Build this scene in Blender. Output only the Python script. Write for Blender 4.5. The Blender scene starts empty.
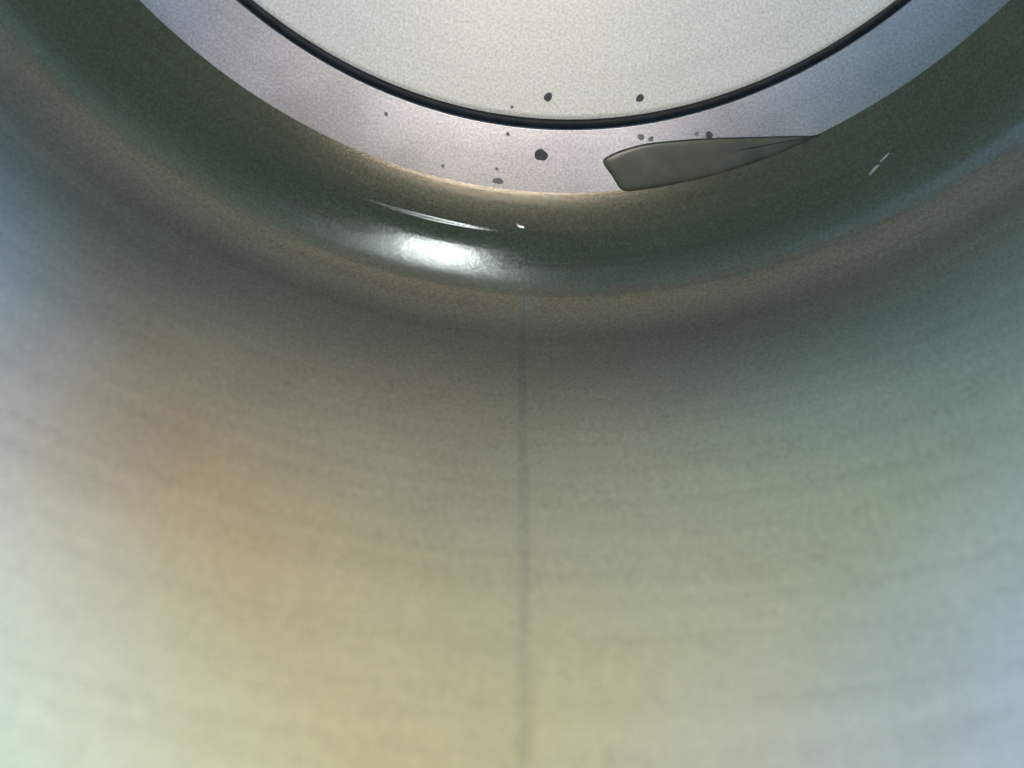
import bpy, bmesh, math, random
from mathutils import Vector, Matrix
C = bpy.context.scene.collection
sc = bpy.context.scene
D = 0.18            # metres from the pot floor up to the camera
R = math.radians

# ---------------------------------------------------------------- camera
TILT, ROLL = R(28), R(-0.5)
CAM = Vector((-0.0573 * D, -0.3167 * D, D))
cd = bpy.data.cameras.new('camera'); cam = bpy.data.objects.new('camera', cd); C.objects.link(cam)
fwd = Vector((0, -math.sin(TILT), -math.cos(TILT)))
up0 = Vector((0, math.cos(TILT), -math.sin(TILT)))
right0 = fwd.cross(up0)
rot = Matrix.Rotation(ROLL, 3, fwd)
up, right = rot @ up0, rot @ right0
m = Matrix((right, up, -fwd)).transposed().to_4x4(); m.translation = CAM
cam.matrix_world = m
cd.sensor_width = 36; cd.lens = 36 * 890 / 1024
cd.clip_start = 0.005; cd.clip_end = 50
cd.dof.use_dof = True; cd.dof.focus_distance = 1.0 * D; cd.dof.aperture_fstop = 10
sc.camera = cam

# ---------------------------------------------------------------- world and lamps
w = bpy.data.worlds.new('World'); sc.world = w; w.use_nodes = True
bg = w.node_tree.nodes['Background']
bg.inputs[0].default_value = (0.56, 0.84, 0.76, 1); bg.inputs[1].default_value = 0.17
sc.view_settings.view_transform = 'Standard'; sc.view_settings.look = 'None'
sc.view_settings.exposure = 0; sc.view_settings.gamma = 1

def lamp(name, direction, dist, size, power, color, target=(0, 0, 0), shape='DISK', size_y=None):
    l = bpy.data.lights.new(name, 'AREA'); l.shape = shape; l.size = size
    if size_y: l.size_y = size_y
    l.energy = power; l.color = color
    o = bpy.data.objects.new(name, l); C.objects.link(o)
    d = Vector(direction).normalized(); o.location = Vector(target) + d * dist
    o.rotation_euler = (-d).to_track_quat('-Z', 'Y').to_euler()
    return o
def polar(az, el):
    return (math.cos(R(az)) * math.cos(R(el)), math.sin(R(az)) * math.cos(R(el)), math.sin(R(el)))
# ceiling lamp whose reflection is the bright blob and the thin arc
lamp('ceiling_lamp', (0.17, 0.82, 0.555), 1.6, 0.015, 0.21, (0.72, 0.86, 1.0), target=(-0.14 * D, -0.66 * D, 0.01), shape='RECTANGLE', size_y=0.09)
# soft light overhead, mirrored in the flat bottom of the pot
lamp('overhead_light', polar(-88, 86), 1.8, .36, 11, (1.0, 0.88, 0.77))
# added fill lamps tinting the far wall; low ones reach only its upper part
lamp('warm_fill_light', polar(52, 18), 1.8, .42, 28, (1.0, 0.57, 0.05))
lamp('pale_fill_light', polar(75, 14), 1.8, .42, 9, (0.20, 1.0, 0.75))
lamp('warm_wall_fill', polar(80, 25.5), 1.8, .42, 22, (1.0, 0.66, 0.20))
lamp('teal_fill_light', polar(122, 26), 1.8, .42, 19, (0.14, 0.78, 0.90))  # this and those below: unseen lamps added for the cool tints at the sides
lamp('blue_fill_light', polar(155, 20), 1.8, .42, 80, (0.01, 0.20, 1.0))
lamp('pale_blue_fill_light', polar(5, 23), 1.8, .42, 40, (0.08, 0.66, 1.0))
lamp('high_blue_fill_light', polar(-10, 36), 1.8, .42, 120, (0.12, 0.42, 1.0))
lamp('high_teal_fill_light', polar(190, 35), 1.8, .42, 30, (0.22, 0.80, 1.0))

# ---------------------------------------------------------------- materials
def mat(name):
    m = bpy.data.materials.new(name); m.use_nodes = True
    nt = m.node_tree; return m, nt, nt.nodes['Principled BSDF']
def node(nt, typ, **kw):
    n = nt.nodes.new(typ)
    for k, v in kw.items():
        if k in n.inputs.keys(): n.inputs[k].default_value = v
        else: setattr(n, k, v)
    return n
def ramp(nt, stops):
    r = nt.nodes.new('ShaderNodeValToRGB'); e = r.color_ramp.elements
    while len(e) < len(stops): e.new(0.5)
    for k, (p, c) in enumerate(stops):
        e[k].position = p; e[k].color = (*c, 1) if len(c) == 3 else c
    return r

def steel(name, base, metallic, rough, brush, mottle=0.06, bump=0.05, streak=0.0):
    """worn steel: brushed along the UV u direction, with fine grain and soft mottling"""
    m, nt, p = mat(name); L = nt.links
    tc = nt.nodes.new('ShaderNodeTexCoord')
    mp = node(nt, 'ShaderNodeMapping'); mp.inputs['Scale'].default_value = (14, 900, 1)
    L.new(tc.outputs['UV'], mp.inputs[0])
    br = node(nt, 'ShaderNodeTexNoise', Scale=1.0, Detail=4.0, Roughness=0.6); L.new(mp.outputs[0], br.inputs['Vector'])
    gr = node(nt, 'ShaderNodeTexNoise', Scale=1900.0, Detail=2.0, Roughness=0.7); L.new(tc.outputs['Object'], gr.inputs['Vector'])
    bl = node(nt, 'ShaderNodeTexNoise', Scale=38.0, Detail=5.0, Roughness=0.55); L.new(tc.outputs['Object'], bl.inputs['Vector'])
    cl = ramp(nt, [(0.30, tuple(c * (1 - mottle) for c in base)), (0.55, base), (0.75, tuple(min(1, c * (1 + mottle)) for c in base))])
    L.new(bl.outputs[0], cl.inputs[0])
    g2 = ramp(nt, [(0.32, (0.66, 0.66, 0.70)), (0.68, (1.0, 1.0, 1.0))]); L.new(gr.outputs[0], g2.inputs[0])
    # broad streaks left by polishing, running round the pot
    ms = node(nt, 'ShaderNodeMapping'); ms.inputs['Scale'].default_value = (9, 330, 1); ms.inputs['Rotation'].default_value = (0, 0, 0.03)
    L.new(tc.outputs['UV'], ms.inputs[0])
    st = node(nt, 'ShaderNodeTexNoise', Scale=1.0, Detail=3.0, Roughness=0.6); L.new(ms.outputs[0], st.inputs['Vector'])
    sr = ramp(nt, [(0.35, (1 - streak,) * 3), (0.65, (1.0,) * 3)]); L.new(st.outputs[0], sr.inputs[0])
    mz = node(nt, 'ShaderNodeMix', data_type='RGBA', blend_type='MULTIPLY'); mz.inputs[0].default_value = 1.0
    L.new(cl.outputs[0], mz.inputs[6]); L.new(sr.outputs[0], mz.inputs[7])
    mx = node(nt, 'ShaderNodeMix', data_type='RGBA', blend_type='MULTIPLY'); mx.inputs[0].default_value = 1.0
    L.new(mz.outputs[2], mx.inputs[6]); L.new(g2.outputs[0], mx.inputs[7])
    L.new(mx.outputs[2], p.inputs['Base Color'])
    p.inputs['Metallic'].default_value = metallic
    rr = node(nt, 'ShaderNodeMapRange'); rr.inputs[3].default_value = rough - 0.06; rr.inputs[4].default_value = rough + 0.06
    L.new(bl.outputs[0], rr.inputs[0]); L.new(rr.outputs[0], p.inputs['Roughness'])
    ad = node(nt, 'ShaderNodeMath', operation='MULTIPLY_ADD'); ad.inputs[1].default_value = brush
    L.new(br.outputs[0], ad.inputs[0]); L.new(gr.outputs[0], ad.inputs[2])
    b = node(nt, 'ShaderNodeBump', Strength=bump, Distance=0.0004); L.new(ad.outputs[0], b.inputs['Height'])
    L.new(b.outputs[0], p.inputs['Normal'])
    return m

M_wall = steel('brushed_wall_steel', (0.52, 0.475, 0.385), 0.90, 0.30, 2.0, 0.08, 0.012, 0.10)
# metallic and roughness graded up the wall to put in its dark-to-bright shading
def shade_ramp(m):
    nt = m.node_tree; p = nt.nodes['Principled BSDF']
    tg = nt.nodes.new('ShaderNodeTangent'); tg.direction_type = 'UV_MAP'; tg.uv_map = 'UVMap'
    nt.links.new(tg.outputs[0], p.inputs['Tangent'])
    p.inputs['Anisotropic'].default_value = 0.75; p.inputs['Anisotropic Rotation'].default_value = 0.25
    tc = nt.nodes.new('ShaderNodeTexCoord'); sx = nt.nodes.new('ShaderNodeSeparateXYZ')
    nt.links.new(tc.outputs['UV'], sx.inputs[0])
    for a, b, fa, fb, sock in ((.12, .45, 1.0, 0.25, 'Metallic'), (.070, .16, 0.10, 0.38, 'Roughness')):
        r = nt.nodes.new('ShaderNodeMapRange'); r.interpolation_type = 'SMOOTHSTEP'
        for q, v in zip((1, 2, 3, 4), (a * D, b * D, fa, fb)): r.inputs[q].default_value = v
        nt.links.new(sx.outputs[1], r.inputs[0]); nt.links.new(r.outputs[0], p.inputs[sock])
M_disc = steel('pale_bottom_steel', (0.90, 0.86, 0.80), 0.12, 0.40, 0.2, 0.07, 0.03, 0.04)
M_ring = steel('grey_bottom_steel', (0.37, 0.375, 0.415), 0.95, 0.30, 0.2, 0.20, 0.03, 0.05)
M_seam = steel('weld_seam_steel', (0.455, 0.42, 0.355), 0.9, 0.3, 1.0, 0.12, 0.03, 0.07)
shade_ramp(M_wall); shade_ramp(M_seam)
M_out = steel('outer_steel', (0.50, 0.50, 0.50), 1.0, 0.30, 2.0, 0.06, 0.05)

def plain(name, col, rough, metallic=0.0, noise=0.3, scale=300):
    m, nt, p = mat(name); L = nt.links
    tc = nt.nodes.new('ShaderNodeTexCoord')
    n = node(nt, 'ShaderNodeTexNoise', Scale=scale, Detail=4.0); L.new(tc.outputs['Object'], n.inputs['Vector'])
    r = ramp(nt, [(0.3, tuple(c * (1 - noise) for c in col)), (0.7, tuple(min(1, c * (1 + noise)) for c in col))])
    L.new(n.outputs[0], r.inputs[0]); L.new(r.outputs[0], p.inputs['Base Color'])
    p.inputs['Roughness'].default_value = rough; p.inputs['Metallic'].default_value = metallic
    return m
M_groove = plain('dark_groove', (0.018, 0.028, 0.036), 0.6)  # near-black blue-grey over the whole groove
M_spot = plain('dark_spot_residue', (0.06, 0.065, 0.075), 0.6)
M_faint = plain('faint_spot_residue', (0.20, 0.20, 0.21), 0.5)
M_scratch = plain('bare_scratch_metal', (0.75, 0.8, 0.85), 0.25, 0.8)
M_counter = plain('grey_counter', (0.30, 0.30, 0.29), 0.5, 0, 0.15, 40)
M_water = plain('murky_water', (0.050, 0.060, 0.044), 0.30, 0, 0.40, 220)

# ---------------------------------------------------------------- helpers
def obj(name, bm, m, parent=None, smooth=True):
    me = bpy.data.meshes.new(name); bm.normal_update(); bm.to_mesh(me); bm.free()
    if smooth:
        for p in me.polygons: p.use_smooth = True
    me.materials.append(m)
    o = bpy.data.objects.new(name, me); C.objects.link(o)
    if parent: o.parent = parent
    return o
def tag(o, label=None, cat=None, group=None, kind=None):
    for k, v in (('label', label), ('category', cat), ('group', group), ('kind', kind)):
        if v: o[k] = v
    return o
def lathe(profile, seg=384, other=None, weight=None):
    """revolve (r, z) points round the z axis; UV = arc length round / along the profile"""
    bm = bmesh.new(); uv = bm.loops.layers.uv.new('UVMap')
    rings, S, s = [], [], 0
    for k, (r, z) in enumerate(profile):
        if k: s += math.hypot(r - profile[k-1][0], z - profile[k-1][1])
        S.append(s)
        if other:
            row = []
            for i in range(seg):
                a = 2*math.pi*i/seg; t = weight(a); q = other[k]
                rr, zz = r * t + q[0] * (1 - t), z * t + q[1] * (1 - t)
                row.append(bm.verts.new((rr * math.cos(a), rr * math.sin(a), zz)))
            rings.append(row)
        elif r < 1e-7: rings.append([bm.verts.new((0, 0, z))] * seg)
        else: rings.append([bm.verts.new((r * math.cos(2*math.pi*i/seg), r * math.sin(2*math.pi*i/seg), z)) for i in range(seg)])
    for k in range(len(profile) - 1):
        for i in range(seg):
            j = (i + 1) % seg
            vs = [rings[k][i], rings[k][j], rings[k+1][j], rings[k+1][i]]
            us = [(i, S[k]), (i + 1, S[k]), (i + 1, S[k+1]), (i, S[k+1])]
            vv, uu = [], []
            for v, u in zip(vs, us):
                if v not in vv: vv.append(v); uu.append(u)
            f = bm.faces.new(vv)
            for l, u in zip(f.loops, uu): l[uv].uv = (u[0] / seg * 0.7, u[1])
    return bm
def interp(x, pts):
    for (a, fa), (b, fb) in zip(pts, pts[1:]):
        if x <= b: return fa + (fb - fa) * (x - a) / (b - a)
    return pts[-1][1]

# ---------------------------------------------------------------- the counter under the pot
bm = bmesh.new()
bmesh.ops.create_grid(bm, x_segments=4, y_segments=4, size=1.5)
for v in bm.verts: v.co.z = -0.006
tag(obj('countertop', bm, M_counter), kind='structure')

# ---------------------------------------------------------------- the pot
pot = bpy.data.objects.new('steel_pot', None); C.objects.link(pot)
tag(pot, 'brushed stainless steel pot seen from inside with a grooved pale bottom and a weld seam', 'pot')
R1, R2 = 0.5240 * D, 0.6007 * D
GW = 0.0052 * D
# slope of the inside wall against the distance travelled up it from the edge of the bottom
KN = [(0, 12), (.043, 20), (.0455, 39), (.0485, 40), (.051, 24), (.062, 33), (.074, 37), (.102, 40), (.135, 60), (.18, 80), (.25, 88), (2, 88.8)]
KN_PLAIN = KN[:1] + [(.043, 20), (.0455, 21.2), (.0485, 22.8)] + KN[4:]
def inner_profile(kn, n=None):
    out, r, z, s, ds = [(R2, 0.0)], R2, 0.0, 0.0, 0.0005
    while (z < 0.88 * D) if n is None else (len(out) < n):
        step = ds if s < .06 else .003 if s < .24 else .02
        a = R(interp(s + step / 2, kn)); r += math.cos(a) * step * D; z += math.sin(a) * step * D; s += step
        out.append((r, z))
    return out
IP = inner_profile(KN); IP_PLAIN = inner_profile(KN_PLAIN, len(IP))
def crease(a):
    """the pressed crease fades out to both sides of the highlight"""
    d = math.degrees((a - R(-104) + math.pi) % (2*math.pi) - math.pi)
    return max(0.0, 1 - (abs(d) / 17) ** 2) ** 1.5
def wall_r(z):
    for (r0, z0), (r1, z1) in zip(IP, IP[1:]):
        if z <= z1: return r0 + (r1 - r0) * (z - z0) / (z1 - z0)
    return IP[-1][0]
T = 0.0012
rt, zt = IP[-1]
obj('inner_wall', lathe(IP, 512, IP_PLAIN, crease), M_wall, pot)
obj('outer_wall', lathe([(R2 + .02, -0.005), (R2 + .030, -0.003), (wall_r(.03) + .003, .02), (rt + T, zt)]), M_out, pot)
obj('underside', lathe([(0, -0.005), (R2 + .0200, -0.005)], 128), M_out, pot)
rim = [(rt + T/2 + .0022 * math.cos(a), zt + .0018 + .0022 * math.sin(a)) for a in [2*math.pi*k/16 for k in range(17)]]
obj('rim', lathe(rim), M_out, pot)
obj('bottom_disc', lathe([(0, 0)] + [(R1 * k / 12, 0) for k in range(1, 12)] + [(R1 - GW - .0010, 0), (R1 - GW - .00025, 0), (R1 - GW, -.00015)]), M_disc, pot)
obj('groove', lathe([(R1 - GW, -.00015), (R1 - GW * .8, -.0022), (R1 + GW * .8, -.0022), (R1 + GW, -.00015)]), M_groove, pot)
obj('bottom_ring', lathe([(R1 + GW, -.00015), (R1 + GW + .0002, .00002), (R1 + GW + .0004, 0)] + [(R1 + GW + .0005 + (R2 - R1 - GW - .0005) * k / 6, 0.0) for k in range(7)]), M_ring, pot)

# where a picture point falls on the inside of the pot
def wall_pt(px, py, lift=.00006):
    d = (fwd + right * ((px - 512) / 890) - up * ((py - 384) / 890)).normalized()
    k = 0.3 * D
    while k < 3 * D:
        p = CAM + d * k
        r = math.hypot(p.x, p.y)
        if r > R2 and (p.z <= 0 or r > wall_r(p.z)) or p.z <= 0: return p - d * lift
        k += 0.00005
    return CAM + d * k
# weld seam: a slightly raised bead climbing the wall towards the rim
cx = -0.0573 * D
SP = wall_pt(523, 480); ang = math.atan2(SP.y, SP.x)
bm = bmesh.new(); uv = bm.loops.layers.uv.new('UVMap'); rnd = random.Random(4)
rows = []
zs = [0.06 * D + (0.87 * D - 0.06 * D) * k / 120 for k in range(121)]
hw = 0.00075
for k, z in enumerate(zs):
    r = wall_r(z); row = []
    j = rnd.uniform(-.00006, .00006)
    for q, h in ((-1, -.00002), (-.5, .00003), (0, .00004), (.5, .00003), (1, -.00002)):
        a = ang + (q * hw * min(1, .2 + k / 12) * (1 + rnd.uniform(-.08, .08)) + j) / r
        rr = r - h - 0.00003
        row.append(bm.verts.new((rr * math.cos(a), rr * math.sin(a), z)))
    rows.append(row)
for k in range(120):
    for q in range(4):
        f = bm.faces.new((rows[k][q], rows[k][q+1], rows[k+1][q+1], rows[k+1][q]))
        for l, u in zip(f.loops, ((q, zs[k]), (q+1, zs[k]), (q+1, zs[k+1]), (q, zs[k+1]))): l[uv].uv = (u[0] * .0004, u[1] + .07 * D)
obj('weld_seam', bm, M_seam, pot)

# ---------------------------------------------------------------- where a picture point falls on the pot bottom
def floor_pt(px, py, z=0.0):
    d = fwd + right * ((px - 512) / 890) - up * ((py - 384) / 890)
    k = (z - CAM.z) / d.z
    return CAM + d * k

def ribbon(name, pts, width, m, parent, pt=wall_pt):
    bm = bmesh.new(); P = [pt(*p) for p in pts]; rows = []
    for k, p in enumerate(P):
        t = (P[min(k+1, len(P)-1)] - P[max(k-1, 0)]).normalized()
        s = t.cross((CAM - p).normalized()).normalized()
        wd = width * (0.25 + 0.75 * math.sin(math.pi * (k + .4) / len(P)))
        n = (CAM - p).normalized() * .00004
        rows.append([bm.verts.new(p - s * wd / 2), bm.verts.new(p + n), bm.verts.new(p + s * wd / 2)])
    for a, b in zip(rows, rows[1:]):
        for q in range(2): bm.faces.new((a[q], a[q+1], b[q+1], b[q]))
    return obj(name, bm, m, parent)
ribbon('scratch', [(869, 175), (872, 172), (876, 167), (879, 165)], .0005, M_scratch, pot)
ribbon('scratch', [(880, 162), (884, 158), (889, 153)], .0003, M_scratch, pot)
ribbon('scratch', [(517, 224), (520, 226), (524, 227)], .0005, M_scratch, pot)

# ---------------------------------------------------------------- water caught at the edge of the bottom
def blob(name, outline, height, m):
    """low dome of liquid with a rounded edge over an outline on the pot bottom"""
    bm = bmesh.new(); n = len(outline)
    c = sum((Vector(p) for p in outline), Vector((0, 0))) / n
    rings = []
    for f, h in ((1, 0), (.985, .45), (.95, .8), (.85, .95), (.6, 1.0), (.3, 1.0)):
        rings.append([bm.verts.new((c.x + (p[0]-c.x) * f, c.y + (p[1]-c.y) * f, h * height + .0001)) for p in outline])
    for a, b in zip(rings, rings[1:]):
        for i in range(n): bm.faces.new((a[i], a[(i+1) % n], b[(i+1) % n], b[i]))
    bm.faces.new(rings[-1])
    bmesh.ops.recalc_face_normals(bm, faces=bm.faces)
    return obj(name, bm, m)
def smooth_outline(pts, sub=8):
    out = []; n = len(pts)
    for i in range(n):
        p0, p1, p2, p3 = (Vector(pts[(i+q-1) % n]) for q in range(4))
        for k in range(sub):
            t = k / sub
            out.append(0.5 * ((2*p1) + (p2-p0)*t + (2*p0-5*p1+4*p2-p3)*t*t + (3*p1-p0-3*p2+p3)*t**3))
    return out
pud = [(603, 162), (610, 155), (628, 148), (650, 143), (680, 140), (712, 138), (750, 137), (785, 136), (812, 136),
       (826, 141), (812, 152), (795, 162), (770, 170), (735, 179), (700, 185), (665, 190), (640, 192), (622, 190), (612, 176)]
pts = []
for p in smooth_outline(pud, 5):
    q = floor_pt(*p); r = math.hypot(q.x, q.y)
    if r > R2 + .0004: q = q * ((R2 + .0004) / r)
    pts.append((q.x, q.y))
tag(blob('water_puddle', pts, .0002, M_water), 'dark pointed puddle of murky water lying along the edge of the pot bottom', 'water')

spots = [(541, 155, 6.0, 'largest round dark spot on the grey outer ring of the pot bottom'),
         (498, 181, 4.2, 'faint oval dark spot close to the edge of the pot bottom, nearest the bright arc'),
         (548, 97, 4.0, 'dark spot on the pale disc above the largest round spot'),
         (640, 98, 3.6, 'dark spot on the pale disc above the tip of the dark puddle'),
         (641, 137, 3.0, 'small round dark spot between the groove and the upper edge of the puddle'),
         (651, 139, 2.4, 'tiny dark spot touching the upper edge of the puddle near its tip'),
         (709, 135, 3.4, 'dark spot on the upper edge of the puddle, right of its middle'),
         (697, 134, 2.0, 'tiny pale brown spot just left of the dark spot on the puddle edge'),
         (508, 134, 1.8, 'tiny dark speck just below the groove left of its lowest point'),
         (497, 169, 1.6, 'tiny speck on the grey ring just above the faint oval spot'),
         (443, 166, 1.6, 'tiny speck on the grey ring near its left edge'),
         (386, 114, 1.9, 'faint bluish speck on the far left of the grey ring'),
         (512, 107, 1.6, 'tiny speck on the pale disc just above the groove')]
for x, y, pr, lab in spots:
    c = floor_pt(x, y); rad = pr / 890 * D * 1.02
    rnd = random.Random(x); ph = [rnd.uniform(0, 6.28) for _ in range(3)]
    ol = []
    for k in range(28):
        a = 2*math.pi*k/28
        rr = rad * (1 + .10*math.sin(2*a+ph[0]) + .06*math.sin(3*a+ph[1]) + .03*math.sin(5*a+ph[2]))
        ol.append((c.x + rr*math.cos(a) * (1.25 if x == 498 else 1), c.y + rr*math.sin(a) * (.7 if x == 498 else 1)))
    tag(blob('dark_spot', ol, .00008, M_faint if 'faint' in lab or 'tiny' in lab or x == 641 else M_spot), lab, 'spot', 'dark spots on the pot bottom')
